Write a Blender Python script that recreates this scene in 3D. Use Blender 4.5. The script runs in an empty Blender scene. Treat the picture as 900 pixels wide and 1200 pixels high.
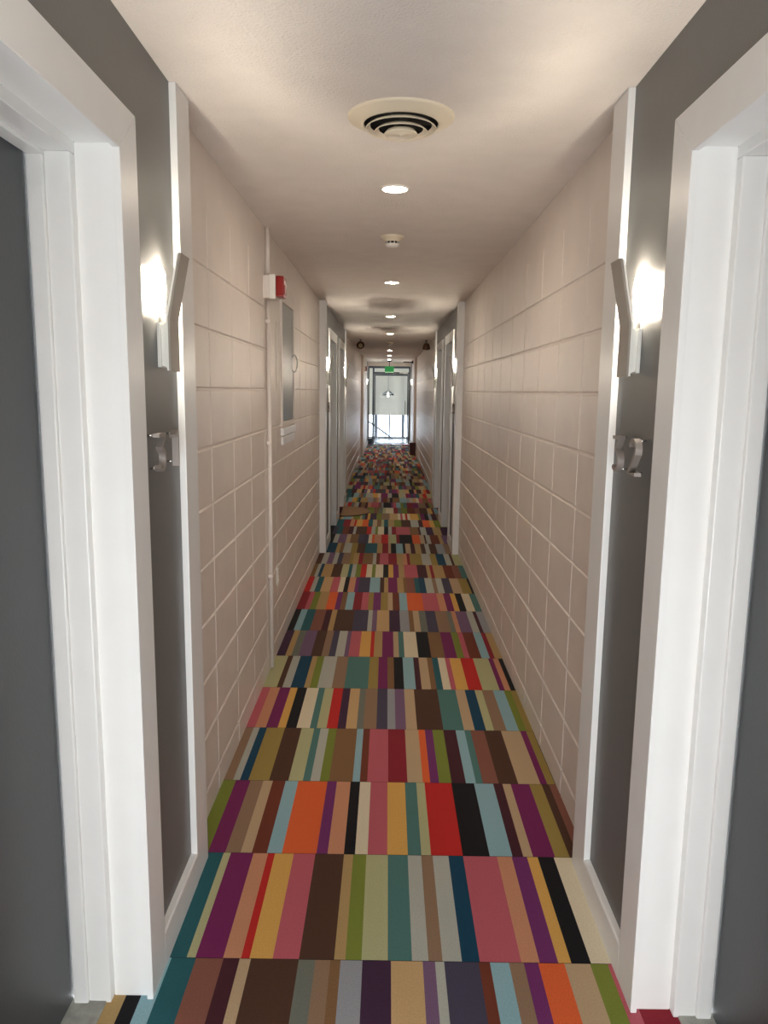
import bpy, bmesh, math, random
from mathutils import Matrix, Vector
S = bpy.context.scene
C = S.collection
PI = math.pi
random.seed(7)

# ------------------------------------------------------------------ materials
def lin(c):
    return tuple((v/255/12.92) if v/255 <= .04045 else ((v/255+.055)/1.055)**2.4 for v in c)

def mat(name, rgb, rough=.5, metal=0.0, noise=0.0, nscale=40.0, bump=0.0, bscale=200.0, spec=.5, emit=None, estr=0.0, coat=0.0):
    m = bpy.data.materials.new(name); m.use_nodes = True
    nt = m.node_tree; b = nt.nodes['Principled BSDF']
    col = lin(rgb)
    b.inputs['Base Color'].default_value = (*col, 1)
    b.inputs['Roughness'].default_value = rough
    b.inputs['Metallic'].default_value = metal
    b.inputs['Specular IOR Level'].default_value = spec
    b.inputs['Coat Weight'].default_value = coat
    tc = nt.nodes.new('ShaderNodeTexCoord')
    if noise > 0:
        n = nt.nodes.new('ShaderNodeTexNoise'); n.inputs['Scale'].default_value = nscale; n.inputs['Detail'].default_value = 3
        nt.links.new(tc.outputs['Object'], n.inputs['Vector'])
        r = nt.nodes.new('ShaderNodeMapRange'); r.inputs['To Min'].default_value = 1-noise; r.inputs['To Max'].default_value = 1+noise
        r.inputs['From Min'].default_value = .3; r.inputs['From Max'].default_value = .7
        nt.links.new(n.outputs['Fac'], r.inputs['Value'])
        mx = nt.nodes.new('ShaderNodeVectorMath'); mx.operation = 'SCALE'; mx.inputs[0].default_value = col
        nt.links.new(r.outputs['Result'], mx.inputs['Scale'])
        nt.links.new(mx.outputs['Vector'], b.inputs['Base Color'])
    if bump > 0:
        n2 = nt.nodes.new('ShaderNodeTexNoise'); n2.inputs['Scale'].default_value = bscale; n2.inputs['Detail'].default_value = 2
        nt.links.new(tc.outputs['Object'], n2.inputs['Vector'])
        bp = nt.nodes.new('ShaderNodeBump'); bp.inputs['Strength'].default_value = bump; bp.inputs['Distance'].default_value = .004
        nt.links.new(n2.outputs['Fac'], bp.inputs['Height']); nt.links.new(bp.outputs['Normal'], b.inputs['Normal'])
    if emit:
        b.inputs['Emission Color'].default_value = (*lin(emit), 1); b.inputs['Emission Strength'].default_value = estr
    return m

def emission(name, rgb_lin, strength):
    m = bpy.data.materials.new(name); m.use_nodes = True; nt = m.node_tree; nt.nodes.clear()
    e = nt.nodes.new('ShaderNodeEmission'); e.inputs['Color'].default_value = (*rgb_lin, 1); e.inputs['Strength'].default_value = strength
    o = nt.nodes.new('ShaderNodeOutputMaterial'); nt.links.new(e.outputs[0], o.inputs[0]); return m

def glass(name, tint=(.985, .988, .988)):
    m = bpy.data.materials.new(name); m.use_nodes = True; nt = m.node_tree; nt.nodes.clear()
    t = nt.nodes.new('ShaderNodeBsdfTransparent'); t.inputs['Color'].default_value = (*tint, 1)
    g = nt.nodes.new('ShaderNodeBsdfGlossy'); g.inputs['Roughness'].default_value = .02
    f = nt.nodes.new('ShaderNodeFresnel'); f.inputs['IOR'].default_value = 1.12
    mx = nt.nodes.new('ShaderNodeMixShader'); o = nt.nodes.new('ShaderNodeOutputMaterial')
    nt.links.new(f.outputs[0], mx.inputs[0]); nt.links.new(t.outputs[0], mx.inputs[1]); nt.links.new(g.outputs[0], mx.inputs[2])
    nt.links.new(mx.outputs[0], o.inputs[0]); return m

LAMP_STR, BULB_STR, SKY_STR = 128.0, 540.0, 12.0
WARM = (1.0, .86, .70)

M = dict(
 block=mat('painted_block', (228, 219, 211), .38, noise=.03, nscale=6, bump=.35, bscale=260),
 smooth=mat('smooth_wall_paint', (228, 219, 211), .45, noise=.02, nscale=5, bump=.1),
 grey=mat('grey_wall_paint', (104, 104, 104), .42, noise=.03, nscale=4, bump=.1, bscale=150),
 white=mat('white_trim_paint', (238, 238, 236), .33, noise=.015, nscale=9, bump=.06, bscale=60),
 door=mat('charcoal_door_paint', (66, 69, 71), .42, noise=.04, nscale=5, bump=.08, bscale=120),
 ceil=mat('ceiling_texture', (226, 219, 212), .8, noise=.03, nscale=7, bump=1.0, bscale=120),
 stone=mat('threshold_concrete', (160, 160, 152), .8, noise=.22, nscale=28, bump=.5, bscale=90),
 under=mat('carpet_backing', (38, 34, 30), .95),
 alu=mat('brushed_aluminium', (188, 186, 180), .28, metal=1, noise=.05, nscale=60),
 chrome=mat('chrome', (225, 225, 225), .12, metal=1),
 plate=mat('sconce_silver_paint', (146, 138, 128), .45, metal=.1, noise=.02),
 sconcewhite=mat('sconce_white_metal', (226, 226, 220), .35),
 cream=mat('cream_enamel', (226, 214, 190), .4),
 offwhite=mat('white_plastic', (232, 228, 220), .4),
 blackhole=mat('duct_dark', (16, 15, 14), .8),
 duct=mat('damper_grey', (46, 45, 42), .5, metal=.4),
 red=mat('alarm_red_plastic', (144, 20, 18), .28),
 steel=mat('cabinet_door_steel', (92, 90, 86), .34, metal=.8, noise=.05, nscale=3),
 frame=mat('dark_aluminium_frame', (76, 86, 98), .4, metal=.3),
 bronze=mat('bronze_metal', (88, 66, 46), .4, metal=.6),
 darkmetal=mat('dark_metal', (40, 34, 32), .5, metal=.4),
 bin=mat('dark_red_plastic', (66, 18, 24), .45),
 mat_=mat('coir_mat', (164, 128, 96), .95, noise=.25, nscale=120, bump=.8, bscale=300),
 green=mat('exit_green', (10, 110, 50), .4, emit=(20, 150, 70), estr=.45),
 pale=mat('exit_pale', (190, 230, 190), .4, emit=(190, 240, 190), estr=.7),
 lobby=mat('landing_white', (196, 196, 192), .6),
 lobbyfloor=mat('landing_tile', (190, 194, 200), .25, noise=.04, nscale=6),
 rail=mat('rail_grey', (138, 146, 160), .4, metal=.3),
 digit=mat('satin_digit_metal', (158, 150, 144), .45, metal=.45),
 lamp=emission('downlight_glow', WARM, LAMP_STR),
 bulb=emission('bulb_glow', (1.0, .88, .72), BULB_STR),
 glass=glass('clear_glass'), tinted=glass('tinted_glass', (.60, .63, .66)),
)
def blind_mat():
    m = bpy.data.materials.new('blind_fabric'); m.use_nodes = True; nt = m.node_tree; nt.nodes.clear()
    d = nt.nodes.new('ShaderNodeBsdfDiffuse'); d.inputs['Color'].default_value = (*lin((240, 236, 226)), 1)
    t = nt.nodes.new('ShaderNodeBsdfTranslucent'); t.inputs['Color'].default_value = (*lin((234, 228, 216)), 1)
    w = nt.nodes.new('ShaderNodeTexWave'); w.inputs['Scale'].default_value = 60; w.bands_direction = 'Z'
    bp = nt.nodes.new('ShaderNodeBump'); bp.inputs['Strength'].default_value = .05; nt.links.new(w.outputs['Fac'], bp.inputs['Height'])
    nt.links.new(bp.outputs[0], d.inputs['Normal'])
    mx = nt.nodes.new('ShaderNodeMixShader'); mx.inputs[0].default_value = .22
    o = nt.nodes.new('ShaderNodeOutputMaterial')
    nt.links.new(d.outputs[0], mx.inputs[1]); nt.links.new(t.outputs[0], mx.inputs[2]); nt.links.new(mx.outputs[0], o.inputs[0]); return m
M['blind'] = blind_mat()

# ------------------------------------------------------------------ mesh helpers
class MB:
    def __init__(s): s.v = []; s.f = []; s.m = []; s.sm = []
    def add(s, vs, fs, mi=0, smooth=False):
        o = len(s.v); s.v += [tuple(v) for v in vs]
        for f in fs: s.f.append(tuple(i+o for i in f)); s.m.append(mi); s.sm.append(smooth)
    def box(s, x0, x1, y0, y1, z0, z1, mi=0, bev=0.0):
        if x0 > x1: x0, x1 = x1, x0
        if y0 > y1: y0, y1 = y1, y0
        if z0 > z1: z0, z1 = z1, z0
        if bev <= 0:
            vs = [(x, y, z) for x in (x0, x1) for y in (y0, y1) for z in (z0, z1)]
            s.add(vs, [(0, 1, 3, 2), (4, 6, 7, 5), (0, 4, 5, 1), (2, 3, 7, 6), (0, 2, 6, 4), (1, 5, 7, 3)], mi); return
        bm = bmesh.new(); bmesh.ops.create_cube(bm, size=1)
        for v in bm.verts:
            v.co = Vector(((x0+x1)/2+v.co.x*(x1-x0), (y0+y1)/2+v.co.y*(y1-y0), (z0+z1)/2+v.co.z*(z1-z0)))
        bmesh.ops.bevel(bm, geom=bm.edges[:], offset=bev, segments=2, affect='EDGES', profile=.6)
        s.bm(bm, mi)
    def bm(s, bm, mi=0, smooth=False):
        bm.verts.index_update(); s.add([v.co[:] for v in bm.verts], [[v.index for v in f.verts] for f in bm.faces], mi, smooth); bm.free()
    def prism(s, pts, axis, a0, a1, mi=0, smooth=False):
        # polygon pts (2D) extruded along axis: axis 0 -> pts=(y,z); 1 -> (x,z); 2 -> (x,y)
        n = len(pts)
        def P(p, a): return (a, p[0], p[1]) if axis == 0 else ((p[0], a, p[1]) if axis == 1 else (p[0], p[1], a))
        vs = [P(p, a0) for p in pts]+[P(p, a1) for p in pts]
        fs = [tuple(range(n)), tuple(range(2*n-1, n-1, -1))]
        s.add(vs, fs, mi)
        s.add(vs, [(i, i+n, (i+1) % n+n, (i+1) % n) for i in range(n)], mi, smooth)
    def tube(s, pts, r, n=10, mi=0, closed=False):
        pts = [Vector(p) for p in pts]; L = len(pts); rings = []
        rs = r if isinstance(r, (list, tuple)) else [r]*L
        for i, p in enumerate(pts):
            a = pts[(i-1) % L] if (closed or i > 0) else p; b = pts[(i+1) % L] if (closed or i < L-1) else p
            t = (b-a).normalized(); ref = Vector((0, 0, 1)) if abs(t.z) < .9 else Vector((1, 0, 0))
            u = t.cross(ref).normalized(); w = t.cross(u).normalized()
            rings.append([p+rs[i]*(math.cos(2*PI*k/n)*u+math.sin(2*PI*k/n)*w) for k in range(n)])
        vs = [v for q in rings for v in q]; fs = []
        for i in range(L if closed else L-1):
            j = (i+1) % L
            for k in range(n): fs.append((i*n+k, i*n+(k+1) % n, j*n+(k+1) % n, j*n+k))
        s.add(vs, fs, mi, True)
        if not closed: s.add(rings[0], [tuple(range(n))], mi); s.add(rings[-1], [tuple(range(n))], mi)
    def lathe(s, prof, c=(0, 0, 0), n=40, mi=0, mtx=None, smooth=True, cap0=False, cap1=False):
        # prof: list of (r, z), revolved about z through c
        vs = []; L = len(prof)
        for r, z in prof:
            for k in range(n):
                p = Vector((r*math.cos(2*PI*k/n), r*math.sin(2*PI*k/n), z))
                if mtx: p = mtx @ p
                vs.append((p.x+c[0], p.y+c[1], p.z+c[2]))
        fs = [(i*n+k, i*n+(k+1) % n, (i+1)*n+(k+1) % n, (i+1)*n+k) for i in range(L-1) for k in range(n)]
        s.add(vs, fs, mi, smooth)
        if cap0: s.add(vs[:n], [tuple(range(n))], mi)
        if cap1: s.add(vs[-n:], [tuple(range(n))], mi)
    def build(s, name, mats, parent=None, origin=None, autosmooth=False):
        o0 = Vector(origin) if origin is not None else (Vector(parent['_o']) if parent is not None and '_o' in parent else Vector((0, 0, 0)))
        me = bpy.data.meshes.new(name)
        me.from_pydata([tuple(Vector(v)-o0) for v in s.v], [], s.f)
        if not isinstance(mats, (list, tuple)): mats = [mats]
        for m in mats: me.materials.append(m)
        me.polygons.foreach_set('material_index', s.m); me.polygons.foreach_set('use_smooth', s.sm)
        bm = bmesh.new(); bm.from_mesh(me); bmesh.ops.remove_doubles(bm, verts=bm.verts, dist=1e-6)
        bmesh.ops.recalc_face_normals(bm, faces=bm.faces); bm.to_mesh(me); bm.free()
        ob = bpy.data.objects.new(name, me); C.objects.link(ob)
        if parent is not None: ob.parent = parent; ob['_o'] = tuple(o0)
        elif origin is not None: ob.location = o0; ob['_o'] = tuple(o0)
        return ob

def empty(name, o):
    e = bpy.data.objects.new(name, None); e.empty_display_size = .1; C.objects.link(e)
    e.location = o; e['_o'] = tuple(o); return e
def tag(o, label, cat, group=None):
    o['label'] = label; o['category'] = cat
    if group: o['group'] = group
    return o
def struct(o, label=None):
    o['kind'] = 'structure'
    if label: o['label'] = label
    return o

# ------------------------------------------------------------------ dimensions
W, T, G, H = .6876, .628, .648, 2.44      # block wall, trim face, grey wall, ceiling
YB, YE = -.62, 23.30                     # glazed near end behind the camera, exit door at the far end
B1, B2 = 2.41, 7.41                       # first block wall
B3, B4 = 11.09, 18.60                     # second block wall
Y0 = 1.9381

# ------------------------------------------------------------------ floor: striped carpet tiles
PAL = dict(teal=(40,96,104), dkteal=(14,66,92), tealgray=(80,124,120), sage=(184,184,140), magenta=(122,36,92), purple=(118,48,108),
 salmon=(206,146,112), red=(196,40,36), gold=(224,174,92), rose=(192,96,108), dkbrown=(82,54,40), tan=(182,152,102), green=(126,138,56),
 olive=(160,138,74), ltgray=(182,184,174), taupe=(148,120,96), cream=(226,214,186), black=(20,18,22), ltblue=(146,184,194), orange=(230,104,54),
 beige=(194,168,134), maroon=(72,32,42), rust=(116,56,38), rosebrown=(138,88,74), aubergine=(66,40,66), gray=(156,158,164), graygreen=(116,120,110),
 sand=(204,170,122), mauve=(122,94,124), slate=(72,68,88), crimson=(142,34,48), brown=(134,100,66))
NAMES = list(PAL)
for n in NAMES: M['c_'+n] = mat('carpet_'+n, PAL[n], .86, noise=.10, nscale=220, bump=.5, bscale=700, spec=.18); M['c_'+n].node_tree.nodes['Principled BSDF'].inputs['Sheen Weight'].default_value = .03
ROWS = [
    "tan:-704 black:-664 ltblue:-622 teal:-552 rosebrown:-474 maroon:-428 beige:-396 dkbrown:-260 graygreen:-213 taupe:-170 brown:-141 gray:-79 aubergine:2 sand:92 mauve:127 ltgray:153 slate:251 rust:283 ltblue:337 taupe:379 purple:420 orange:494 beige:567 green:617 rose:654 crimson:910",
    "teal:-580 sage:-555 magenta:-476 salmon:-425 red:-401 gold:-335 rose:-260 dkbrown:-160 tan:-128 green:-82 sage:-7 tealgray:62 ltgray:109 taupe:149 ltgray:204 dkteal:255 rose:373 salmon:425 purple:478 gold:515 black:571 cream:789",
    "rose:-688 green:-636 magenta:-576 taupe:-522 beige:-483 rust:-430 ltblue:-378 orange:-257 purple:-218 salmon:-161 black:-122 cream:-78 rose:-9 gold:63 tealgray:110 sage:144 red:255 black:349 ltblue:428 maroon:466 beige:500 magenta:577 olive:628 dkbrown:658 rosebrown:826",
    "taupe:-649 ltgray:-621 dkteal:-586 olive:-500 dkbrown:-420 sage:-360 tealgray:-329 ltgray:-290 green:-252 brown:-154 ltblue:-124 rust:-93 rose:-6 crimson:74 beige:138 orange:169 purple:205 green:257 maroon:316 ltblue:358 tealgray:387 rosebrown:452 dkbrown:533 beige:625 magenta:653 olive:685 black:779",
    "rose:-645 salmon:-593 magenta:-536 gold:-498 black:-446 cream:-382 tealgray:-349 sage:-302 red:-250 aubergine:-210 sand:-158 graygreen:-127 taupe:-63 slate:-10 gray:29 mauve:80 beige:133 dkbrown:259 tealgray:358 beige:409 dkteal:463 sage:502 taupe:562 ltblue:621 green:657 olive:898",
    "sage:-613 dkbrown:-583 ltgray:-538 dkteal:-465 tan:-434 green:-393 ltgray:-314 taupe:-246 tealgray:-117 olive:-63 magenta:-10 brown:27 black:81 ltblue:145 maroon:177 beige:228 brown:258 teal:294 cream:337 rose:365 gold:431 red:508 sage:601 magenta:629 salmon:661 black:759",
    "aubergine:-634 tan:-598 graygreen:-554 mauve:-479 dkbrown:-414 taupe:-370 slate:-330 ltgray:-276 mauve:-250 rose:-184 gold:-118 red:-95 tan:-44 magenta:27 beige:60 tealgray:94 cream:178 black:257 brown:341 magenta:414 green:458 rose:491 rust:563 ltblue:614 crimson:644 tan:845",
    "black:-644 ltblue:-599 teal:-537 rosebrown:-460 maroon:-416 tan:-379 dkbrown:-252 slate:-149 ltgray:-119 mauve:-86 sand:1 aubergine:76 gray:141 brown:173 beige:216 graygreen:264 slate:336 taupe:420 graygreen:454 salmon:485 mauve:566 ltgray:613 maroon:638 gray:932",
    "crimson:-626 rose:-590 green:-543 tan:-472 orange:-404 purple:-366 brown:-327 ltblue:-271 crimson:-209 rose:-158 olive:-120 purple:-63 olive:-9 beige:28 rust:80 ltblue:139 orange:259 rose:378 salmon:432 magenta:485 gold:524 black:575 cream:639 tealgray:820",
    "red:-639 ltgray:-603 teal:-556 sand:-478 rose:-415 cream:-371 black:-335 salmon:-282 purple:-252 slate:-159 ltblue:-74 dkbrown:-40 tan:-6 magenta:70 tan:122 brown:145 rosebrown:215 teal:253 dkteal:305 ltgray:367 taupe:399 ltgray:450 slate:518 beige:596 olive:669 black:894",
    "brown:-651 ltgray:-621 dkteal:-594 tan:-507 dkbrown:-424 sage:-363 teal:-333 ltgray:-296 green:-252 red:-201 cream:-151 green:-120 cream:-51 black:-4 gold:39 magenta:87 tan:139 rose:256 maroon:340 tan:373 crimson:401 tan:496 rust:575 rosebrown:638 tealgray:962",
    "dkbrown:-637 ltgray:-584 mauve:-530 ltgray:-489 slate:-445 taupe:-370 olive:-340 tan:-289 crimson:-249 brown:-153 ltgray:-120 rust:-87 rose:-4 crimson:76 tan:138 salmon:174 crimson:201 olive:317 ltgray:401 olive:461 dkteal:539 ltgray:593 dkbrown:617 sage:1034",
    "dkteal:-537 tan:-497 brown:-462 ltgray:-383 olive:-322 dkbrown:-243 teal:-120 tan:-67 crimson:-6 beige:21 black:74 ltblue:144 black:171 beige:224 maroon:268 tan:330 dkbrown:374 ltgray:418 dkbrown:489 gray:569 taupe:836",
    "black:-597 ltgray:-547 mauve:-463 beige:-417 brown:-333 slate:-221 cream:-184 orange:-155 salmon:-81 red:-6 sage:82 crimson:116 black:257 orange:342 beige:389 maroon:408 ltgray:455 rust:549 tan:587 mauve:890",
    "black:-639 slate:-590 teal:-531 rust:-462 maroon:-408 ltgray:-377 dkbrown:-254 red:-200 ltgray:-155 green:-125 cream:-55 black:-6 ltgray:34 crimson:84 rose:243 brown:343 maroon:367 ltgray:433 aubergine:513 tan:604 aubergine:946",
    "teal:-549 crimson:-466 salmon:-418 red:-393 gold:-320 orange:-247 teal:-194 beige:-142 brown:-90 sage:-58 teal:-6 tan:68 green:152 dkbrown:268 ltgray:363 maroon:415 orange:500 gold:553 green:999",
]
def carpet():
    b = MB(); idx = {n: i+1 for i, n in enumerate(NAMES)}
    b.box(-.76, .76, YB, YE, -.08, -.004, 0)
    rnd = random.Random(11)
    def strip(y0, y1, stripes):
        x = -.755
        for c, xr in stripes:
            xr = min(xr/1000, .755)
            if xr <= x+1e-4: continue
            n = 3; vs = []
            for i in range(n+1):
                y = y0+.001+(y1-y0-.002)*i/n
                vs += [(x, y, 0), (xr, y, 0)]
            b.add(vs, [(2*i, 2*i+1, 2*i+3, 2*i+2) for i in range(n)], idx[c]); x = xr
        if x < .754:
            b.add([(x, y0+.001, 0), (.755, y0+.001, 0), (.755, y1-.001, 0), (x, y1-.001, 0)], [(0, 1, 2, 3)], idx['beige'])
    k = -7
    while Y0-.5+.5*k < YE:
        y0 = Y0-.5+.5*k; y1 = min(y0+.5, YE)
        if y0 < YB: k += 1; continue
        if 0 <= k < len(ROWS):
            st = [(t.split(':')[0], float(t.split(':')[1])) for t in ROWS[k].split()]
        else:
            st = []; x = -755; last = None
            while x < 755:
                x += rnd.choice([28, 34, 40, 48, 55, 62, 80, 105])
                c = rnd.choice([n for n in NAMES if n != last]); last = c; st.append((c, x))
        strip(y0, y1, st); k += 1
    return b.build('floor', [M['under']]+[M['c_'+n] for n in NAMES])
struct(carpet())
b = MB(); b.box(-1.2, 1.2, YB-.2, YE+.05, H, H+.12); struct(b.build('ceiling', M['ceil']))

# ------------------------------------------------------------------ block walls
ZJ = [.106+.2132*k for k in range(10)]     # .106 .. 2.025
def block_wall(s, y0, y1, name):
    b = MB()
    d, hw, sl = .0055, .0030, .0050        # groove depth, half width of its bottom, width of its sloping lip
    ys = [y0]; k = math.ceil((y0+.04-2.86)/.415)
    while 2.86+.415*k < y1-.04: ys.append(2.86+.415*k); k += 1
    ys.append(y1)
    zs = [0]+ZJ+[H]
    X = lambda dep: s*(W+dep)
    b.box(X(d), X(d+.18), y0, y1, 0, H)
    for i in range(len(ys)-1):
        for j in range(len(zs)-1):
            a0, a1, c0, c1 = ys[i], ys[i+1], zs[j], zs[j+1]
            dv = .004
            A0 = a0 if i == 0 else a0+hw*.6; A1 = a1 if i == len(ys)-2 else a1-hw*.6
            top = (j == len(zs)-2)
            C0 = c0 if j == 0 else c0+hw; C1 = c1 if top else c1-hw
            if top:      # top course: the joint fades into the smooth head
                zt = 2.26
                pieces = [(C0, zt, True), (zt, C1, False)]
            else: pieces = [(C0, C1, True)]
            for (p0, p1, vj) in pieces:
                L0 = A0 if vj or i == 0 else a0; L1 = A1 if vj or i == len(ys)-2 else a1
                i0 = L0+(sl if vj and i > 0 else 0); i1 = L1-(sl if vj and i < len(ys)-2 else 0)
                q0 = p0+(sl if p0 == C0 and j > 0 else 0); q1 = p1-(sl if (p1 == C1 and not top) else 0)
                vs = [(X(d), L0, p0), (X(d), L1, p0), (X(d), L1, p1), (X(d), L0, p1), (X(0), i0, q0), (X(0), i1, q0), (X(0), i1, q1), (X(0), i0, q1)]
                b.add(vs, [(4, 5, 6, 7), (0, 1, 5, 4), (1, 2, 6, 5), (2, 3, 7, 6), (3, 0, 4, 7)])
    return struct(b.build(name, M['block']))
for s, nm in ((-1, 'wall_left'), (1, 'wall_right')):
    block_wall(s, B1, B2, nm)
    block_wall(s, B3, B4 if s < 0 else 19.55, nm)

# ------------------------------------------------------------------ grey walls with door openings
DW, DH = .90, 2.125
def grey_wall(s, y0, y1, doors, nm):
    b = MB(); xs = (s*G, s*(G+.24))
    y = y0
    for (d0, d1) in doors:
        b.box(*xs, y, d0-.02, 0, H); b.box(*xs, d0-.02, d1+.02, DH+.02, H); y = d1+.02
    b.box(*xs, y, y1, 0, H)
    return struct(b.build(nm, M['grey']))

trim_no = [0]
def trim(b, m=None):
    trim_no[0] += 1
    return struct(b.build('trim_%d' % trim_no[0], m or M['white']))
def pilaster(s, y0, y1):
    b = MB(); b.box(s*T, s*(W+.004), y0, y1, 0, H-.001, bev=.002); trim(b)
def baseboard(s, y0, y1):
    b = MB(); x0, x1 = s*T, s*(G+.002)
    b.prism([(x1, 0), (x0, 0), (x0, .098), (s*(T+.004), .104), (x1, .106)], 1, y0, y1)
    struct(b.build('baseboard_left' if s < 0 else 'baseboard_right', M['white']))

door_no = [0]
def uframe(b, s, x0, x1, y0, y1, z1, wd, wh):
    # inverted U of boards around y0..y1 / z1 : two legs and a head, mitred
    for pts in ([(y0-wd, 0), (y0, 0), (y0, z1), (y0-wd, z1+wh)], [(y1, 0), (y1+wd, 0), (y1+wd, z1+wh), (y1, z1)], [(y0-wd, z1+wh), (y0, z1), (y1, z1), (y1+wd, z1+wh)]):
        bm = bmesh.new()
        va = [bm.verts.new((s*x0, p[0], p[1])) for p in pts]; vb = [bm.verts.new((s*x1, p[0], p[1])) for p in pts]
        bm.faces.new(va); bm.faces.new(vb[::-1])
        for i in range(4): bm.faces.new((va[i], vb[i], vb[(i+1) % 4], va[(i+1) % 4]))
        bmesh.ops.recalc_face_normals(bm, faces=bm.faces)
        bmesh.ops.bevel(bm, geom=bm.edges[:], offset=.0014, segments=2, affect='EDGES')
        b.bm(bm)
def lining(b, s, x0, x1, y0, y1, z1, th, over):
    # lining boards; 'over' = how far they stand into the opening; small round on the edges
    b.box(s*x0, s*x1, y0-th, y0+over, 0, z1-over, bev=.0035)
    b.box(s*x0, s*x1, y1-over, y1+th, 0, z1-over, bev=.0035)
    b.box(s*x0, s*x1, y0-th, y1+th, z1-over, z1+th, bev=.0035)
def door(s, y0, label):
    y1 = y0+DW; door_no[0] += 1
    root = empty('door_%d' % door_no[0], (s*.836, y0, 0)); struct(root, label)
    b = MB(); uframe(b, s, T, T+.016, y0, y1, DH, .120, .103); b.build('door_casing', M['white'], root)
    b = MB(); lining(b, s, T+.013, .735, y0, y1, DH, .018, -.014); b.build('door_jamb', M['white'], root)
    b = MB(); lining(b, s, .735, .792, y0, y1, DH, .018, .012); b.build('door_rebate', M['white'], root)
    b = MB(); lining(b, s, .792, .829, y0, y1, DH, .018, .021); b.build('door_stop', M['white'], root)
    b = MB(); b.box(s*.834, s*.878, y0+.006, y1-.006, .010, DH-.008, bev=.002); b.build('door_leaf', M['door'], root)
    b = MB()                                   # lever handle with rose, on the near side of the leaf
    b.lathe([(.0, .0), (.027, .0), (.027, -.007), (.010, -.010), (.010, -.045)], (s*.834, y0+.075, 1.02), 24, mtx=Matrix.Rotation(s*PI/2, 3, 'Y'))
    b.tube([(s*.792, y0+.075, 1.02), (s*.789, y0+.10, 1.02), (s*.789, y0+.19, 1.02)], .009, 10); b.build('door_handle', M['alu'], root)
    b = MB(); b.box(s*.748, s*.90, y0, y1, -.02, .006, bev=.003); b.build('threshold', M['stone'], root)
    return root

ALC = [  # (y0, y1, door starts left, door starts right)
 (YB, 2.34, (.885,), (.865,)),
 (B2, B3, (8.07, 9.58), (8.07, 9.58)),
]
for s, nm in ((-1, 'wall_left'), (1, 'wall_right')):
    for n, (a, e, dl, dr) in enumerate(ALC):
        ds = dl if s < 0 else dr
        yy0, yy1 = (a, e) if n == 0 else (a+.07, e-.07)
        grey_wall(s, yy0, yy1, [(d, d+DW) for d in ds], nm)
        side = 'left' if s < 0 else 'right'
        for q, d in enumerate(ds):
            door(s, d, 'white framed charcoal door recess %s' % (('nearest on the ' if n == 0 else ('first on the far ' if q == 0 else 'second on the far '))+side))
        ps = [] if n == 0 else [(B2, B2+.14)]
        ps.append((2.27, B1) if n == 0 else (B3-.14, B3))
        for p in ps: pilaster(s, *p)
        edges = [(YB if n == 0 else B2+.14)]
        for d in ds: edges += [d-.12, d+DW+.12]
        edges.append(2.27 if n == 0 else B3-.14)
        for i in range(0, len(edges), 2): baseboard(s, edges[i], edges[i+1])

# far pier, grey return and the wall round the exit door
for s, nm, yp in ((-1, 'wall_left', B4), (1, 'wall_right', 19.55)):
    b = MB(); b.box(s*T, s*.87, yp, 21.5, 0, H); struct(b.build(nm, M['smooth']))
    b = MB(); b.box(s*G, s*.87, 21.64, YE, 0, H); struct(b.build(nm, M['grey']))
    b = MB(); b.box(s*T, s*(W+.003), 21.5, 21.64, 0, H-.001, bev=.002); trim(b)
    baseboard(s, 21.64, YE)
b = MB(); b.box(-.87, .87, YE, YE+.12, 2.33, H); b.box(-.87, -.632, YE, YE+.12, 0, 2.33); b.box(.632, .87, YE, YE+.12, 0, 2.33)
struct(b.build('wall_far', M['smooth']))

# ------------------------------------------------------------------ glazed near end (behind the camera): wall and window
b = MB(); b.box(-.9, -.61, YB-.14, YB, 0, H); b.box(.61, .9, YB-.14, YB, 0, H); b.box(-.61, .61, YB-.14, YB, 2.34, H); b.box(-.61, .61, YB-.14, YB, -.02, .06)
struct(b.build('wall_near', M['smooth']))
b = MB()
for x0, x1, z0, z1 in ((-.61, -.57, .06, 2.34), (.57, .61, .06, 2.34), (-.57, .57, .06, .10), (-.57, .57, 2.30, 2.34), (-.57, .57, .98, 1.02)): b.box(x0, x1, YB-.10, YB-.04, z0, z1)
wn = struct(b.build('window_1', M['frame'], origin=(0, YB-.07, .06)))
b = MB(); b.box(-.57, .57, YB-.074, YB-.066, .10, 2.30); b.build('window_pane', M['glass'], wn)
b = MB(); b.box(-.585, .585, YB-.030, YB-.028, 1.42, 2.33); b.build('added_light_blind', M['blind'], wn)  # unseen blind, added to cut the upper daylight so it enters low

# ------------------------------------------------------------------ exit door at the far end
ex = empty('door_%d' % (door_no[0]+1), (0, YE+.04, 0)); struct(ex, 'glazed exit door in a dark aluminium frame at the end of the corridor')
ya, yb = YE+.005, YE+.075
b = MB()
for x0, x1, z0, z1 in ((-.632, -.60, 0, 2.33), (.585, .632, 0, 2.33), (-.60, .585, 2.27, 2.33), (-.505, -.45, 0, 2.27), (-.45, .585, 2.10, 2.16), (-.60, -.505, 0, .03)): b.box(x0, x1, ya, yb, z0, z1, bev=.003)
b.build('door_frame', M['frame'], ex)
b = MB(); b.box(-.60, -.505, YE+.036, YE+.042, .05, 2.27); b.box(-.45, .585, YE+.036, YE+.042, 2.16, 2.27); b.build('side_glazing', M['glass'], ex)
lf = MB()
for x0, x1, z0, z1 in ((-.445, -.415, .02, 2.095), (.545, .58, .02, 2.095), (-.415, .545, 2.05, 2.095), (-.415, .545, .012, .035)): lf.box(x0, x1, ya+.012, yb-.014, z0, z1, bev=.002)
leaf = lf.build('door_leaf', M['frame'], ex)
b = MB(); b.box(-.415, .545, YE+.036, YE+.042, .035, 2.05); b.build('door_pane', M['glass'], leaf)
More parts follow.
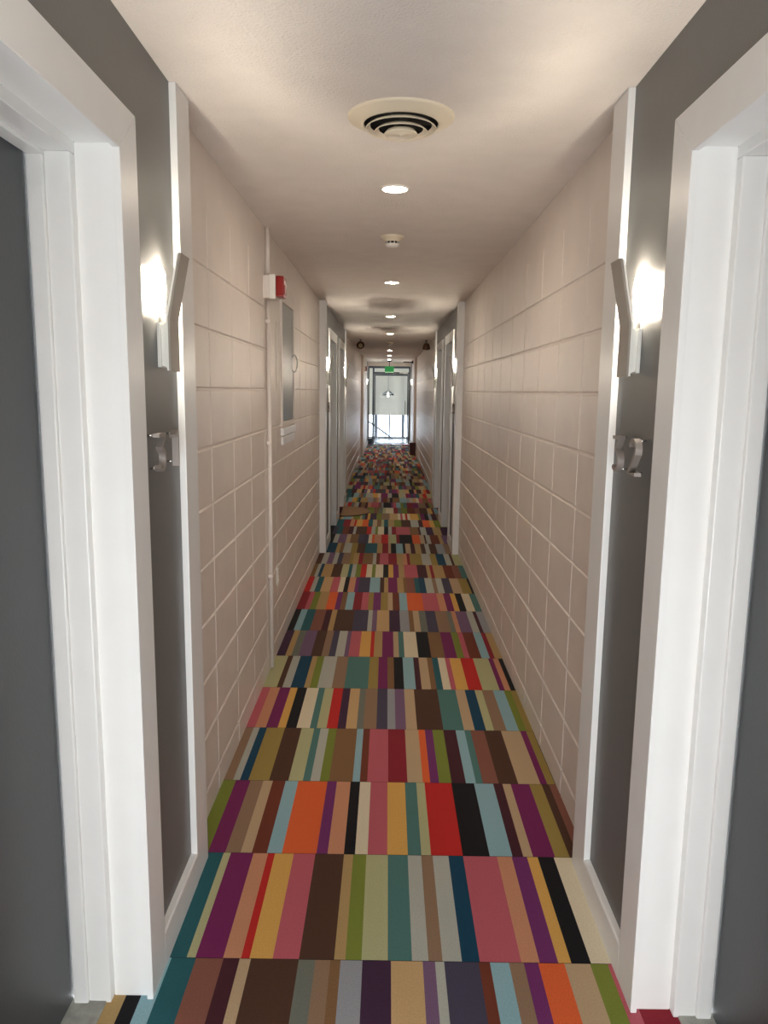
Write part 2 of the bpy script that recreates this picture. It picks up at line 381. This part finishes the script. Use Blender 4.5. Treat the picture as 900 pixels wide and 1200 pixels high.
b = MB(); b.tube([(.49, YE+.012, 1.30), (.49, YE-.045, 1.28), (.49, YE-.045, .92), (.49, YE+.012, .90)], .013, 10); b.build('pull_handle', M['chrome'], leaf)
b = MB(); b.box(.30, .56, YE-.05, YE+.012, 2.115, 2.16, bev=.006); b.tube([(.34, YE-.03, 2.115), (.05, YE-.10, 2.10), (.0, YE-.02, 2.09)], .009, 8)
b.build('door_closer', M['alu'], ex)

# the landing beyond it
LY = 26.1
b = MB(); b.box(-1.9, 1.9, YE+.12, LY, -.12, -.01); struct(b.build('floor', M['lobbyfloor']))
b = MB(); b.box(-1.9, 1.9, YE+.12, LY+.1, 2.75, 2.87); struct(b.build('ceiling', M['lobby']))
b = MB(); b.box(-1.2, 1.2, YE+.05, YE+.12, H, 2.87); b.box(-1.9, -.87, YE+.05, YE+.12, 0, 2.87); b.box(.87, 1.9, YE+.05, YE+.12, 0, 2.87); struct(b.build('wall_landing', M['lobby']))
for s, nm in ((-1, 'wall_left'), (1, 'wall_right')):
    b = MB(); b.box(s*1.8, s*1.9, YE+.12, LY, 0, 2.75); struct(b.build(nm, M['lobby']))
b = MB()
for x0, x1, z0, z1 in ((-1.8, 1.8, 2.62, 2.75), (-1.8, 1.8, -.12, .03), (-1.8, -1.72, .03, 2.62), (1.72, 1.8, .03, 2.62)): b.box(x0, x1, LY, LY+.1, z0, z1)
struct(b.build('wall_landing', M['lobby']))
b = MB()
for x0, x1 in ((-1.72, -1.66), (-.46, -.38), (-.115, -.09), (.0, .05), (.44, .54), (1.66, 1.72)): b.box(x0, x1, LY+.02, LY+.08, .03, 2.62)
b.box(-1.66, 1.66, LY+.03, LY+.07, .03, .05)
w2 = struct(b.build('window_2', M['rail'], origin=(0, LY+.05, .03)))
b = MB(); b.box(-1.66, 1.66, LY+.046, LY+.052, .05, 2.62); b.build('window_pane', M['tinted'], w2)
rb = empty('roller_blind', (0, LY-.06, 2.62))
tag(rb, 'cream roller blind drawn halfway down the bright window beyond the exit door', 'blind')
b = MB(); b.box(-.74, .66, LY-.062, LY-.060, .80, 2.60); b.build('blind_fabric', M['blind'], rb)
b = MB(); b.tube([(-.76, LY-.06, 2.60), (.68, LY-.06, 2.60)], .028, 14); b.build('roller_tube', M['offwhite'], rb)
b = MB(); b.tube([(-.74, LY-.06, .80), (.66, LY-.06, .80)], .010, 8); b.build('bottom_bar', M['offwhite'], rb)
hr = empty('stair_handrail', (0, LY-.25, 0)); tag(hr, 'sloping pale handrail seen low through the glass of the exit door', 'handrail')
b = MB(); b.tube([(-.75, LY-.25, .62), (-.33, LY-.25, .34), (.10, LY-.25, .03), (.16, LY-.25, -.01)], .028, 10); b.build('rail', M['rail'], hr)
b = MB(); b.tube([(-.33, LY-.25, .34), (-.33, LY-.25, -.01)], .014, 8); b.build('post', M['rail'], hr)
b = MB(); b.tube([(-.75, LY-.25, .62), (-.75, LY-.25, -.01)], .014, 8); b.build('post', M['rail'], hr)
pd = empty('pendant_lamp', (-.03, 24.8, 2.75)); tag(pd, 'white pendant lamp on a thin cord beyond the exit door', 'lamp')
b = MB(); b.tube([(-.03, 24.8, 2.75), (-.03, 24.8, 1.60)], .004, 6); b.lathe([(.05, 2.75), (.05, 2.73), (.01, 2.71)], (-.03, 24.8, 0), 20); b.build('cord', M['rail'], pd)
M['shade'] = glass('shade_glass', (.90, .91, .92))
M['pendant_bulb'] = emission('pendant_bulb_glow', (1, .97, .9), 3.0)
b = MB(); b.lathe([(.03, 1.60), (.09, 1.575), (.17, 1.515), (.20, 1.455), (.196, 1.452), (.165, 1.508), (.088, 1.566), (.028, 1.590)], (-.03, 24.8, 0), 32); b.build('lamp_shade', M['shade'], pd)
b = MB(); b.lathe([(.0, 1.40), (.03, 1.412), (.045, 1.45), (.035, 1.50), (.018, 1.545), (.018, 1.59)], (-.03, 24.8, 0), 20); b.build('bulb', M['pendant_bulb'], pd)

# ------------------------------------------------------------------ wall sconces
def sconce_proto():
    # built for a left wall: u = distance from the wall along +x; y centred on 0; z from 0
    root = empty('wall_sconce', (0, 0, 0))
    b = MB()
    b.box(0, .010, -.030, .030, 0, .118, bev=.0015)
    b.box(.010, .020, -.022, .022, .004, .112)
    b.box(.020, .034, -.030, .030, 0, .118, bev=.0015)
    b.build('wall_bracket', M['sconcewhite'], root)
    b = MB()
    pr = [(.034, -.010), (.040, -.010), (.040, .128), (.074, .295), (.068, .296), (.034, .129)]
    b.prism([(p[0], p[1]) for p in pr], 1, -.043, .043)
    sh = b.build('bent_shade', M['plate'], root)
    b = MB(); b.prism([(.028, -.008), (.034, -.008), (.034, .129), (.068, .294), (.062, .295), (.028, .130)], 1, -.040, .040); b.build('shade_liner', M['sconcewhite'], root)
    b = MB(); b.lathe([(.009, .112), (.009, .140), (.007, .142)], (.0095, 0, 0), 16, cap0=True, cap1=True); b.build('lamp_holder', M['offwhite'], root)
    b = MB(); b.lathe([(.005, .140), (.008, .160), (.0125, .178), (.0152, .200), (.0158, .222), (.0145, .242), (.010, .256), (.005, .262), (.0005, .263)], (.0095, 0, 0), 20, mtx=Matrix.Diagonal((.52, 1.35, 1))); b.build('bulb', M['bulb'], root)
    return root
def copy_tree(o, parent=None):
    c = o.copy(); C.objects.link(c)
    if parent is not None: c.parent = parent
    for ch in list(o.children): copy_tree(ch, c)
    return c
SC = [(-1, 2.113, 'nearest angled metal sconce on left grey wall beside door frame'),
      (1, 2.113, 'nearest angled metal sconce on right grey wall above digits'),
      (-1, 7.72, 'far sconce on left wall, just past the first white post'),
      (1, 7.72, 'far sconce on right wall, just past the first white post'),
      (-1, 10.77, 'small far sconce on left wall after the second far door'),
      (1, 10.77, 'small far sconce on right wall after the second far door'),
      (-1, 21.95, 'distant lit sconce on left beside the glazed exit door'),
      (1, 21.95, 'distant lit sconce on right beside the glazed exit door')]
proto = sconce_proto(); first = True
for s, y, lab in SC:
    o = proto if first else copy_tree(proto); first = False
    o.location = (s*G, y, 1.655); o.rotation_euler = (0, 0, 0 if s < 0 else PI)
    tag(o, lab, 'sconce', 'angled wall sconces')

# ------------------------------------------------------------------ raised metal door numbers
def stroke(b, pts, x0, x1, wd):
    # flat ribbon of constant width along pts (2D in u,v), from depth x0 to x1
    P = [Vector(p) for p in pts]; n = len(P); Lf = []; Rt = []
    for i in range(n):
        a = P[max(i-1, 0)]; c = P[min(i+1, n-1)]; d = (c-a).normalized(); nn = Vector((-d.y, d.x))
        k = 1.0
        if 0 < i < n-1:
            d1 = (P[i]-P[i-1]).normalized(); n1 = Vector((-d1.y, d1.x)); k = 1/max(.5, nn.dot(n1))
        Lf.append(P[i]+nn*wd*.5*k); Rt.append(P[i]-nn*wd*.5*k)
    vs = []
    for i in range(n): vs += [(x0, *Lf[i]), (x0, *Rt[i]), (x1, *Rt[i]), (x1, *Lf[i])]
    fs = []
    for i in range(n-1):
        o = 4*i
        for k in range(4): fs.append((o+k, o+(k+1) % 4, o+4+(k+1) % 4, o+4+k))
    fs += [(0, 1, 2, 3), tuple(4*(n-1)+k for k in (3, 2, 1, 0))]
    b.add(vs, fs)
def arc(cx, cy, r, a0, a1, n=14, ry=None):
    return [(cx+r*math.cos(math.radians(a0+(a1-a0)*i/n)), cy+(ry or r)*math.sin(math.radians(a0+(a1-a0)*i/n))) for i in range(n+1)]
DIG = {
 '3': [[(-.030, .094), (.026, .094), (-.004, .060)]+arc(-.002, .031, .027, 80, -140, 18)],
 '2': [arc(.0, .071, .025, 165, -20, 16)+[(-.027, .008), (.030, .008)]],
 '1': [[(-.022, .084), (.004, .096)], [(.008, .100), (.008, .0)]],
}
DIGPIN = {'3': [(-.022, .094), (.0, .006)], '2': [(.0, .094), (-.018, .008)], '1': [(.008, .09), (.008, .012)]}
def digit(s, ch, y, lab):
    # left wall reads near -> far (u = +y); right wall reads far -> near (u = -y)
    root = empty('door_numeral', (s*G, y, 1.385))
    X = lambda d: s*(G-d)
    b = MB()
    for st in DIG[ch]:
        pts = [(y+(-s)*u, 1.385+v) for u, v in st]
        stroke(b, pts, X(.018), X(.036), .0095)
    b.build('numeral', M['digit'], root)
    for u, v in DIGPIN[ch]:
        b = MB(); b.tube([(X(-.003), y-s*u, 1.385+v), (X(.019), y-s*u, 1.385+v)], .003, 8); b.build('standoff_pin', M['chrome'], root)
    tag(root, lab, 'number', 'raised metal door numbers')
digit(-1, '3', 1.985, 'metal digit 3 on left grey wall under the sconce')
digit(-1, '1', 2.128, 'metal digit 1 on left grey wall beside the white post')
digit(1, '3', 2.140, 'metal digit 3 on right grey wall beside the white post')
digit(1, '2', 1.995, 'metal digit 2 on right grey wall beside the door frame')
digit(-1, '3', 7.66, 'small distant metal digit on left wall below the far sconce')
digit(1, '3', 7.66, 'small distant metal digit on right wall below the far sconce')

# ------------------------------------------------------------------ ceiling fittings
vx, vy = .002, 2.53
av = empty('air_diffuser', (vx, vy, H)); tag(av, 'large round cream air diffuser on the ceiling in the foreground', 'air vent')
b = MB(); b.lathe([(.166, H), (.166, H-.004), (.160, H-.008), (.125, H-.020), (.118, H-.024), (.1155, H-.022), (.117, H-.014), (.119, H+.001)], (vx, vy, 0), 64); b.build('vent_flange', M['cream'], av)
b = MB(); b.lathe([(.1150, H-.020), (.1150, H-.0012), (.001, H-.0012)], (vx, vy, 0), 48); b.build('throat_shade_cap', M['blackhole'], av)  # flat near-black cap; its colour stands in for the duct's unlit depth
for r0, z0, r1, z1 in ((.096, .025, .107, .034), (.069, .035, .080, .044)):
    b = MB(); b.lathe([(r0, H-z0), (r1, H-z1), (r1+.002, H-z1-.002), (r1+.003, H-z1+.001), (r0+.002, H-z0+.001)], (vx, vy, 0), 56); b.build('cone_ring', M['cream'], av)
b = MB(); b.lathe([(.044, H-.040), (.052, H-.049), (.049, H-.053), (.006, H-.0535), (.006, H-.056), (.0005, H-.056)], (vx, vy, 0), 48); b.build('centre_cone', M['cream'], av)
b = MB()
for k in range(8):
    a = PI*2*k/8+.2; c, sn = math.cos(a), math.sin(a)
    b.add([(vx+.032*c, vy+.032*sn, H-.006), (vx+.112*c, vy+.112*sn, H-.006), (vx+.112*c-.014*sn, vy+.112*sn+.014*c, H-.012), (vx+.032*c-.014*sn, vy+.032*sn+.014*c, H-.012)], [(0, 1, 2, 3)])
b.build('damper_blades', M['duct'], av)

LY_ = [.62, 3.375, 6.18, 8.93, 11.60, 16.35, 18.60, 21.05]
LAB = ['ceiling downlight right above the camera, before the round air diffuser', 'nearest round recessed ceiling downlight, between the air diffuser and smoke detector', 'second round ceiling downlight, just past the nearer smoke detector',
 'third round ceiling downlight, over the far doors', 'fourth round ceiling downlight, just before the farther smoke detector', 'fifth ceiling downlight, just past the farther smoke detector',
 'sixth ceiling downlight, second from the exit sign', 'seventh ceiling downlight, right before the green exit sign']
for y, lab in zip(LY_, LAB):
    r = empty('ceiling_downlight', (-.010, y, H)); tag(r, lab, 'ceiling light', 'recessed ceiling downlights')
    b = MB(); b.lathe([(.064, H), (.064, H-.003), (.058, H-.006), (.052, H-.005), (.050, H-.001)], (-.010, y, 0), 40); b.build('trim_ring', M['offwhite'], r)
    b = MB(); b.lathe([(.0505, H-.003), (.034, H-.0055), (.0005, H-.0065)], (-.010, y, 0), 40); b.build('lens', M['lamp'], r)

for y, lab in ((4.38, 'nearer smoke detector on the ceiling between two downlights'), (13.6, 'farther smoke detector on the ceiling, between fourth and fifth downlights')):
    r = empty('smoke_detector', (-.015, y, H)); tag(r, lab, 'smoke detector', 'ceiling smoke detectors')
    x = -.015
    b = MB(); b.lathe([(.064, H), (.064, H-.008), (.058, H-.012), (.046, H-.020), (.040, H-.030)], (x, y, 0), 40); b.build('base', M['cream'], r)
    b = MB(); b.lathe([(.034, H-.026), (.034, H-.044)], (x, y, 0), 32); b.build('sensing_chamber', M['blackhole'], r)
    b = MB()
    for k in range(10):
        a = 2*PI*k/10; b.tube([(x+.035*math.cos(a), y+.035*math.sin(a), H-.028), (x+.035*math.cos(a), y+.035*math.sin(a), H-.046)], .003, 6)
    b.lathe([(.038, H-.040), (.038, H-.046), (.030, H-.056), (.0005, H-.059)], (x, y, 0), 32); b.build('cap', M['offwhite'], r)

def lamp_head(x, y, axis_rot, lab):
    r = empty('emergency_lamp', (x, y, H)); tag(r, lab, 'emergency lamp', 'hanging emergency lamps')
    b = MB(); b.lathe([(.022, H+.003), (.022, H-.006), (.008, H-.010), (.008, H-.052), (.010, H-.054)], (x, y, 0), 20, cap1=True); b.build('hanging_stem', M['bronze'], r)
    c = (x, y, H-.10)
    b = MB(); b.lathe([(.020, .050), (.040, .044), (.056, .010), (.064, -.030), (.066, -.040), (.060, -.040), (.054, -.030), (.040, -.010), (.030, .020), (.0005, .024)], c, 32, mtx=axis_rot); b.build('lamp_housing', M['bronze'], r)
    b = MB(); b.lathe([(.036, -.012), (.024, -.020), (.0005, -.024)], c, 28, mtx=axis_rot); b.build('lens', M['pale_lens'], r)
M['pale_lens'] = mat('frosted_lens', (150, 132, 108), .15)
lamp_head(-.50, 13.0, Matrix.Rotation(-PI/2-.15, 3, 'X'), 'round bronze lamp head hanging at left, its lens facing the camera')
lamp_head(.60, 13.0, Matrix.Rotation(.35, 3, 'X'), 'bronze lamp head hanging at right, its lens pointing down')

# ------------------------------------------------------------------ exit sign, ceiling bar, things at the far end
es = empty('exit_sign', (-.005, 22.0, H)); tag(es, 'green exit sign hanging in front of the glazed end door', 'sign')
b = MB(); b.box(-.135, .125, 21.985, 22.015, 2.13, 2.29, bev=.004); b.build('sign_box', M['green'], es)
b = MB(); b.box(-.13, .12, 21.982, 22.018, 2.115, 2.131, bev=.003); b.build('lit_lower_edge', M['pale'], es)
b = MB(); b.tube([(-.005, 22.0, 2.285), (-.005, 22.0, H)], .010, 8); b.box(-.06, .05, 21.97, 22.03, H-.025, H, bev=.004); b.build('ceiling_mount', M['darkmetal'], es)
cb = empty('wall_bar', (T, 20.6, 2.36)); tag(cb, 'dark bar sticking out from the right wall near the ceiling by the exit', 'bar')
b = MB(); b.tube([(T, 20.6, 2.36), (.36, 20.6, 2.362)], .014, 10); b.build('bar', M['darkmetal'], cb)
b = MB(); b.lathe([(.045, 0), (.045, .012), (.026, .03), (.02, .05)], (T, 20.6, 2.36), 24, mtx=Matrix.Rotation(-PI/2, 3, 'Y')); b.build('wall_flange', M['darkmetal'], cb)
wb = empty('waste_bin', (.605, 19.32, 0)); tag(wb, 'dark red bin on the carpet against the right wall near the exit', 'bin')
b = MB()
def rr(cx, cy, hx, hy, z, r=.02, n=4):
    out = []
    for sx, sy, a0 in ((1, 1, 0), (-1, 1, 90), (-1, -1, 180), (1, -1, 270)):
        for i in range(n+1):
            a = math.radians(a0+90*i/n); out.append((cx+sx*(hx-r)+r*math.cos(a), cy+sy*(hy-r)+r*math.sin(a), z))
    return out
rings = [rr(.605, 19.32, .066, .10, 0), rr(.605, 19.32, .078, .115, .30), rr(.605, 19.32, .072, .109, .30), rr(.605, 19.32, .060, .094, .012)]
n = len(rings[0]); vs = [v for q in rings for v in q]
b.add(vs, [(i*n+k, i*n+(k+1) % n, (i+1)*n+(k+1) % n, (i+1)*n+k) for i in range(3) for k in range(n)]+[tuple(range(n)), tuple(range(3*n, 4*n))])
b.build('bin_body', M['bin'], wb)
b = MB(); b.tube(rr(.605, 19.32, .077, .114, .30), .005, 6, closed=True); b.build('bin_rim', M['bin'], wb)
bx = empty('door_stop_box', (-.555, YE-.14, 0)); tag(bx, 'small dark box on the floor below the narrow side pane of the exit door', 'box')
b = MB(); b.box(-.61, -.50, YE-.20, YE-.08, 0, .15, bev=.006); b.build('box_body', M['frame'], bx)
b = MB(); b.box(-.614, -.496, YE-.204, YE-.076, .15, .168, bev=.004); b.build('box_lid', M['frame'], bx)

# ------------------------------------------------------------------ left wall: alarm, conduit, cabinet, outlet
def alarm(x, y0, y1, z0, z1, dep, lab):
    r = empty('fire_alarm', (x, (y0+y1)/2, z0)); tag(r, lab, 'fire alarm')
    m = x+dep*.60
    b = MB(); b.box(x-.004, x+dep*.26, y0, y1, z0+.004, z1-.004, bev=.003); b.build('back_box', M['smooth'], r)
    b = MB(); b.box(x+dep*.262, m, y0-.002, y1+.002, z0, z1, bev=.005); b.build('bezel', M['offwhite'], r)
    b = MB(); b.box(m, x+dep, y0+.008, y1-.008, z0+.012, z1-.006, bev=.008); h = b.build('red_sounder', M['red'], r); h['label'] = 'red plastic sounder front'
    b = MB(); b.box(x+dep-.002, x+dep+.004, y0+.03, y1-.03, z0+.03, z1-.05, bev=.0025); b.build('strobe_lens', M['red'], h)
alarm(-W, 4.12, 4.25, 2.070, 2.195, .105, 'white and red fire alarm box on the white pipe, left wall')
alarm(-T, 19.10, 19.22, 2.06, 2.20, .06, 'tiny red fire alarm high on left wall near the exit')
cp = empty('conduit_pipe', (-W+.014, 4.19, 0)); tag(cp, 'thin white painted pipe running from floor to ceiling on left block wall', 'pipe')
b = MB(); b.tube([(-W+.013, 4.19, .02), (-W+.013, 4.19, 2.067)], .012, 12); b.tube([(-W+.013, 4.19, 2.199), (-W+.013, 4.19, H)], .012, 12); b.build('pipe', M['smooth'], cp)
for z in (.55, 1.30, 1.95):
    b = MB(); b.box(-W-.001, -W+.026, 4.172, 4.208, z, z+.02, bev=.003); b.build('pipe_clip', M['smooth'], cp)
pn = empty('cover_panel', (-W, 4.45, 1.42)); tag(pn, 'flush painted cover panel between white pipe and fire cabinet', 'panel')
b = MB(); b.box(-W-.007, -W+.004, 4.225, 4.67, 1.42, 2.055, bev=.003); b.build('panel', M['block'], pn)
b = MB(); b.box(-W+.004, -W+.011, 4.52, 4.535, 1.60, 1.99, bev=.002); b.build('cover_strip', M['block'], pn)
fc = empty('fire_cabinet', (-W, 5.03, 1.37)); tag(fc, 'steel fire hose cabinet with ring handle set in left block wall', 'cabinet')
b = MB(); cy0, cy1, cz0, cz1 = 4.72, 5.34, 1.372, 2.160
for a0, a1, c0, c1 in ((cy0, cy0+.03, cz0, cz1), (cy1-.03, cy1, cz0, cz1), (cy0+.03, cy1-.03, cz0, cz0+.03), (cy0+.03, cy1-.03, cz1-.03, cz1)): b.box(-W-.05, -W+.012, a0, a1, c0, c1, bev=.002)
b.build('cabinet_frame', M['smooth'], fc)
b = MB(); b.box(-W-.012, -W+.004, cy0+.031, cy1-.031, cz0+.031, cz1-.031, bev=.002); dr = b.build('cabinet_door', M['steel'], fc); dr['label'] = 'brushed grey steel door'
b = MB(); b.tube([(-W+.020+.022*math.cos(a), 5.255, 1.775+.056*math.sin(a)) for a in [2*PI*k/28 for k in range(28)]], .0045, 8, closed=True); b.build('ring_handle', M['alu'], dr)
b = MB(); b.box(-W+.002, -W+.012, 5.235, 5.275, 1.735, 1.815, bev=.002); b.build('handle_plate', M['alu'], dr)
lg = empty('label_holder', (-W, 5.02, 1.31)); tag(lg, 'pair of white ledge strips on the wall just under the fire cabinet', 'ledge')
b = MB(); b.box(-W-.006, -W+.020, 4.72, 5.34, 1.318, 1.364, bev=.003); b.build('ledge', M['white'], lg)
b = MB(); b.box(-W-.006, -W+.014, 4.74, 5.32, 1.258, 1.310, bev=.003); b.build('ledge', M['white'], lg)
ot = empty('wall_outlet', (-W, 4.515, .43)); tag(ot, 'white electrical outlet low on left block wall past the pipe', 'outlet')
b = MB(); b.box(-W-.006, -W+.007, 4.475, 4.555, .43, .546, bev=.003); b.build('cover_plate', M['offwhite'], ot)
for z in (.450, .497):
    b = MB(); b.box(-W+.007, -W+.010, 4.497, 4.533, z, z+.032, bev=.0015)
    rc = b.build('socket', M['offwhite'], ot)
    b = MB()
    for yy in (4.508, 4.520): b.box(-W+.0098, -W+.0104, yy, yy+.003, z+.012, z+.024)
    b.build('slot', M['blackhole'], rc)
sw = empty('light_switch', (-T, 18.9, 1.28)); tag(sw, 'tiny white switch plate on left pier below the distant fire alarm', 'switch')
b = MB(); b.box(-T-.004, -T+.008, 18.86, 18.94, 1.28, 1.40, bev=.003); b.build('switch_plate', M['offwhite'], sw)
b = MB(); b.box(-T+.008, -T+.014, 18.885, 18.915, 1.315, 1.365, bev=.002); b.build('rocker', M['offwhite'], sw)

# ------------------------------------------------------------------ doormat
dm = empty('doormat', (-.45, 10.03, 0)); tag(dm, 'brown half round doormat on the carpet at the second far left door', 'doormat')
pts = [(-.62, 9.63)]+[(-.62+.36*math.cos(a), 10.03+.40*math.sin(a)) for a in [(-PI/2+PI*i/20) for i in range(21)]]
pts = pts[1:]
b = MB(); b.prism(pts, 2, .001, .014); b.build('mat_pile', M['mat_'], dm)
ring = [(-.62+(.36+.008)*math.cos(a), 10.03+(.40+.008)*math.sin(a), .007) for a in [(-PI/2+PI*i/24) for i in range(25)]]
b = MB(); b.tube(ring, .007, 8, closed=True); b.build('mat_border', M['bronze'], dm)

# ------------------------------------------------------------------ light: world daylight, portals at the two glazed ends
w = bpy.data.worlds.new('sky'); S.world = w; w.use_nodes = True
bg = w.node_tree.nodes['Background']; bg.inputs[0].default_value = (.95, .975, 1.0, 1); bg.inputs[1].default_value = SKY_STR
def portal(name, loc, rot, sx, sy):
    l = bpy.data.lights.new(name, 'AREA'); l.shape = 'RECTANGLE'; l.size = sx; l.size_y = sy; l.cycles.is_portal = True
    o = bpy.data.objects.new(name, l); o.location = loc; o.rotation_euler = rot; C.objects.link(o)
portal('near_window_portal', (0, YB-.05, 1.2), (PI/2, 0, 0), 1.16, 2.24)      # emits along +y
portal('far_window_portal', (0, LY+.09, 1.33), (-PI/2, 0, 0), 3.4, 2.6)       # emits along -y

# ------------------------------------------------------------------ camera
cam = bpy.data.cameras.new('camera'); co = bpy.data.objects.new('camera', cam); C.objects.link(co)
r = Vector((.99990838, .00555422, .01234433)); u = Vector((-.01306377, .15710751, .9874951)); f = Vector((-.00354538, .98756589, -.15716567))
co.matrix_world = Matrix(((r.x, u.x, -f.x, -.02674), (r.y, u.y, -f.y, 0), (r.z, u.z, -f.z, 1.6), (0, 0, 0, 1)))
cam.sensor_fit = 'VERTICAL'; cam.sensor_height = 24; cam.lens = 892.4/1200*24; cam.clip_start = .02
S.camera = co

for o in C.objects:
    if '_o' in o: del o['_o']
S.view_settings.view_transform = 'Standard'; S.view_settings.look = 'None'; S.view_settings.gamma = 1; S.view_settings.use_curve_mapping = False
S.view_settings.exposure = 0.22
cy = S.cycles
cy.use_denoising = True; cy.sample_clamp_indirect = 6; cy.max_bounces = 10; cy.diffuse_bounces = 6; cy.caustics_reflective = False; cy.caustics_refractive = False
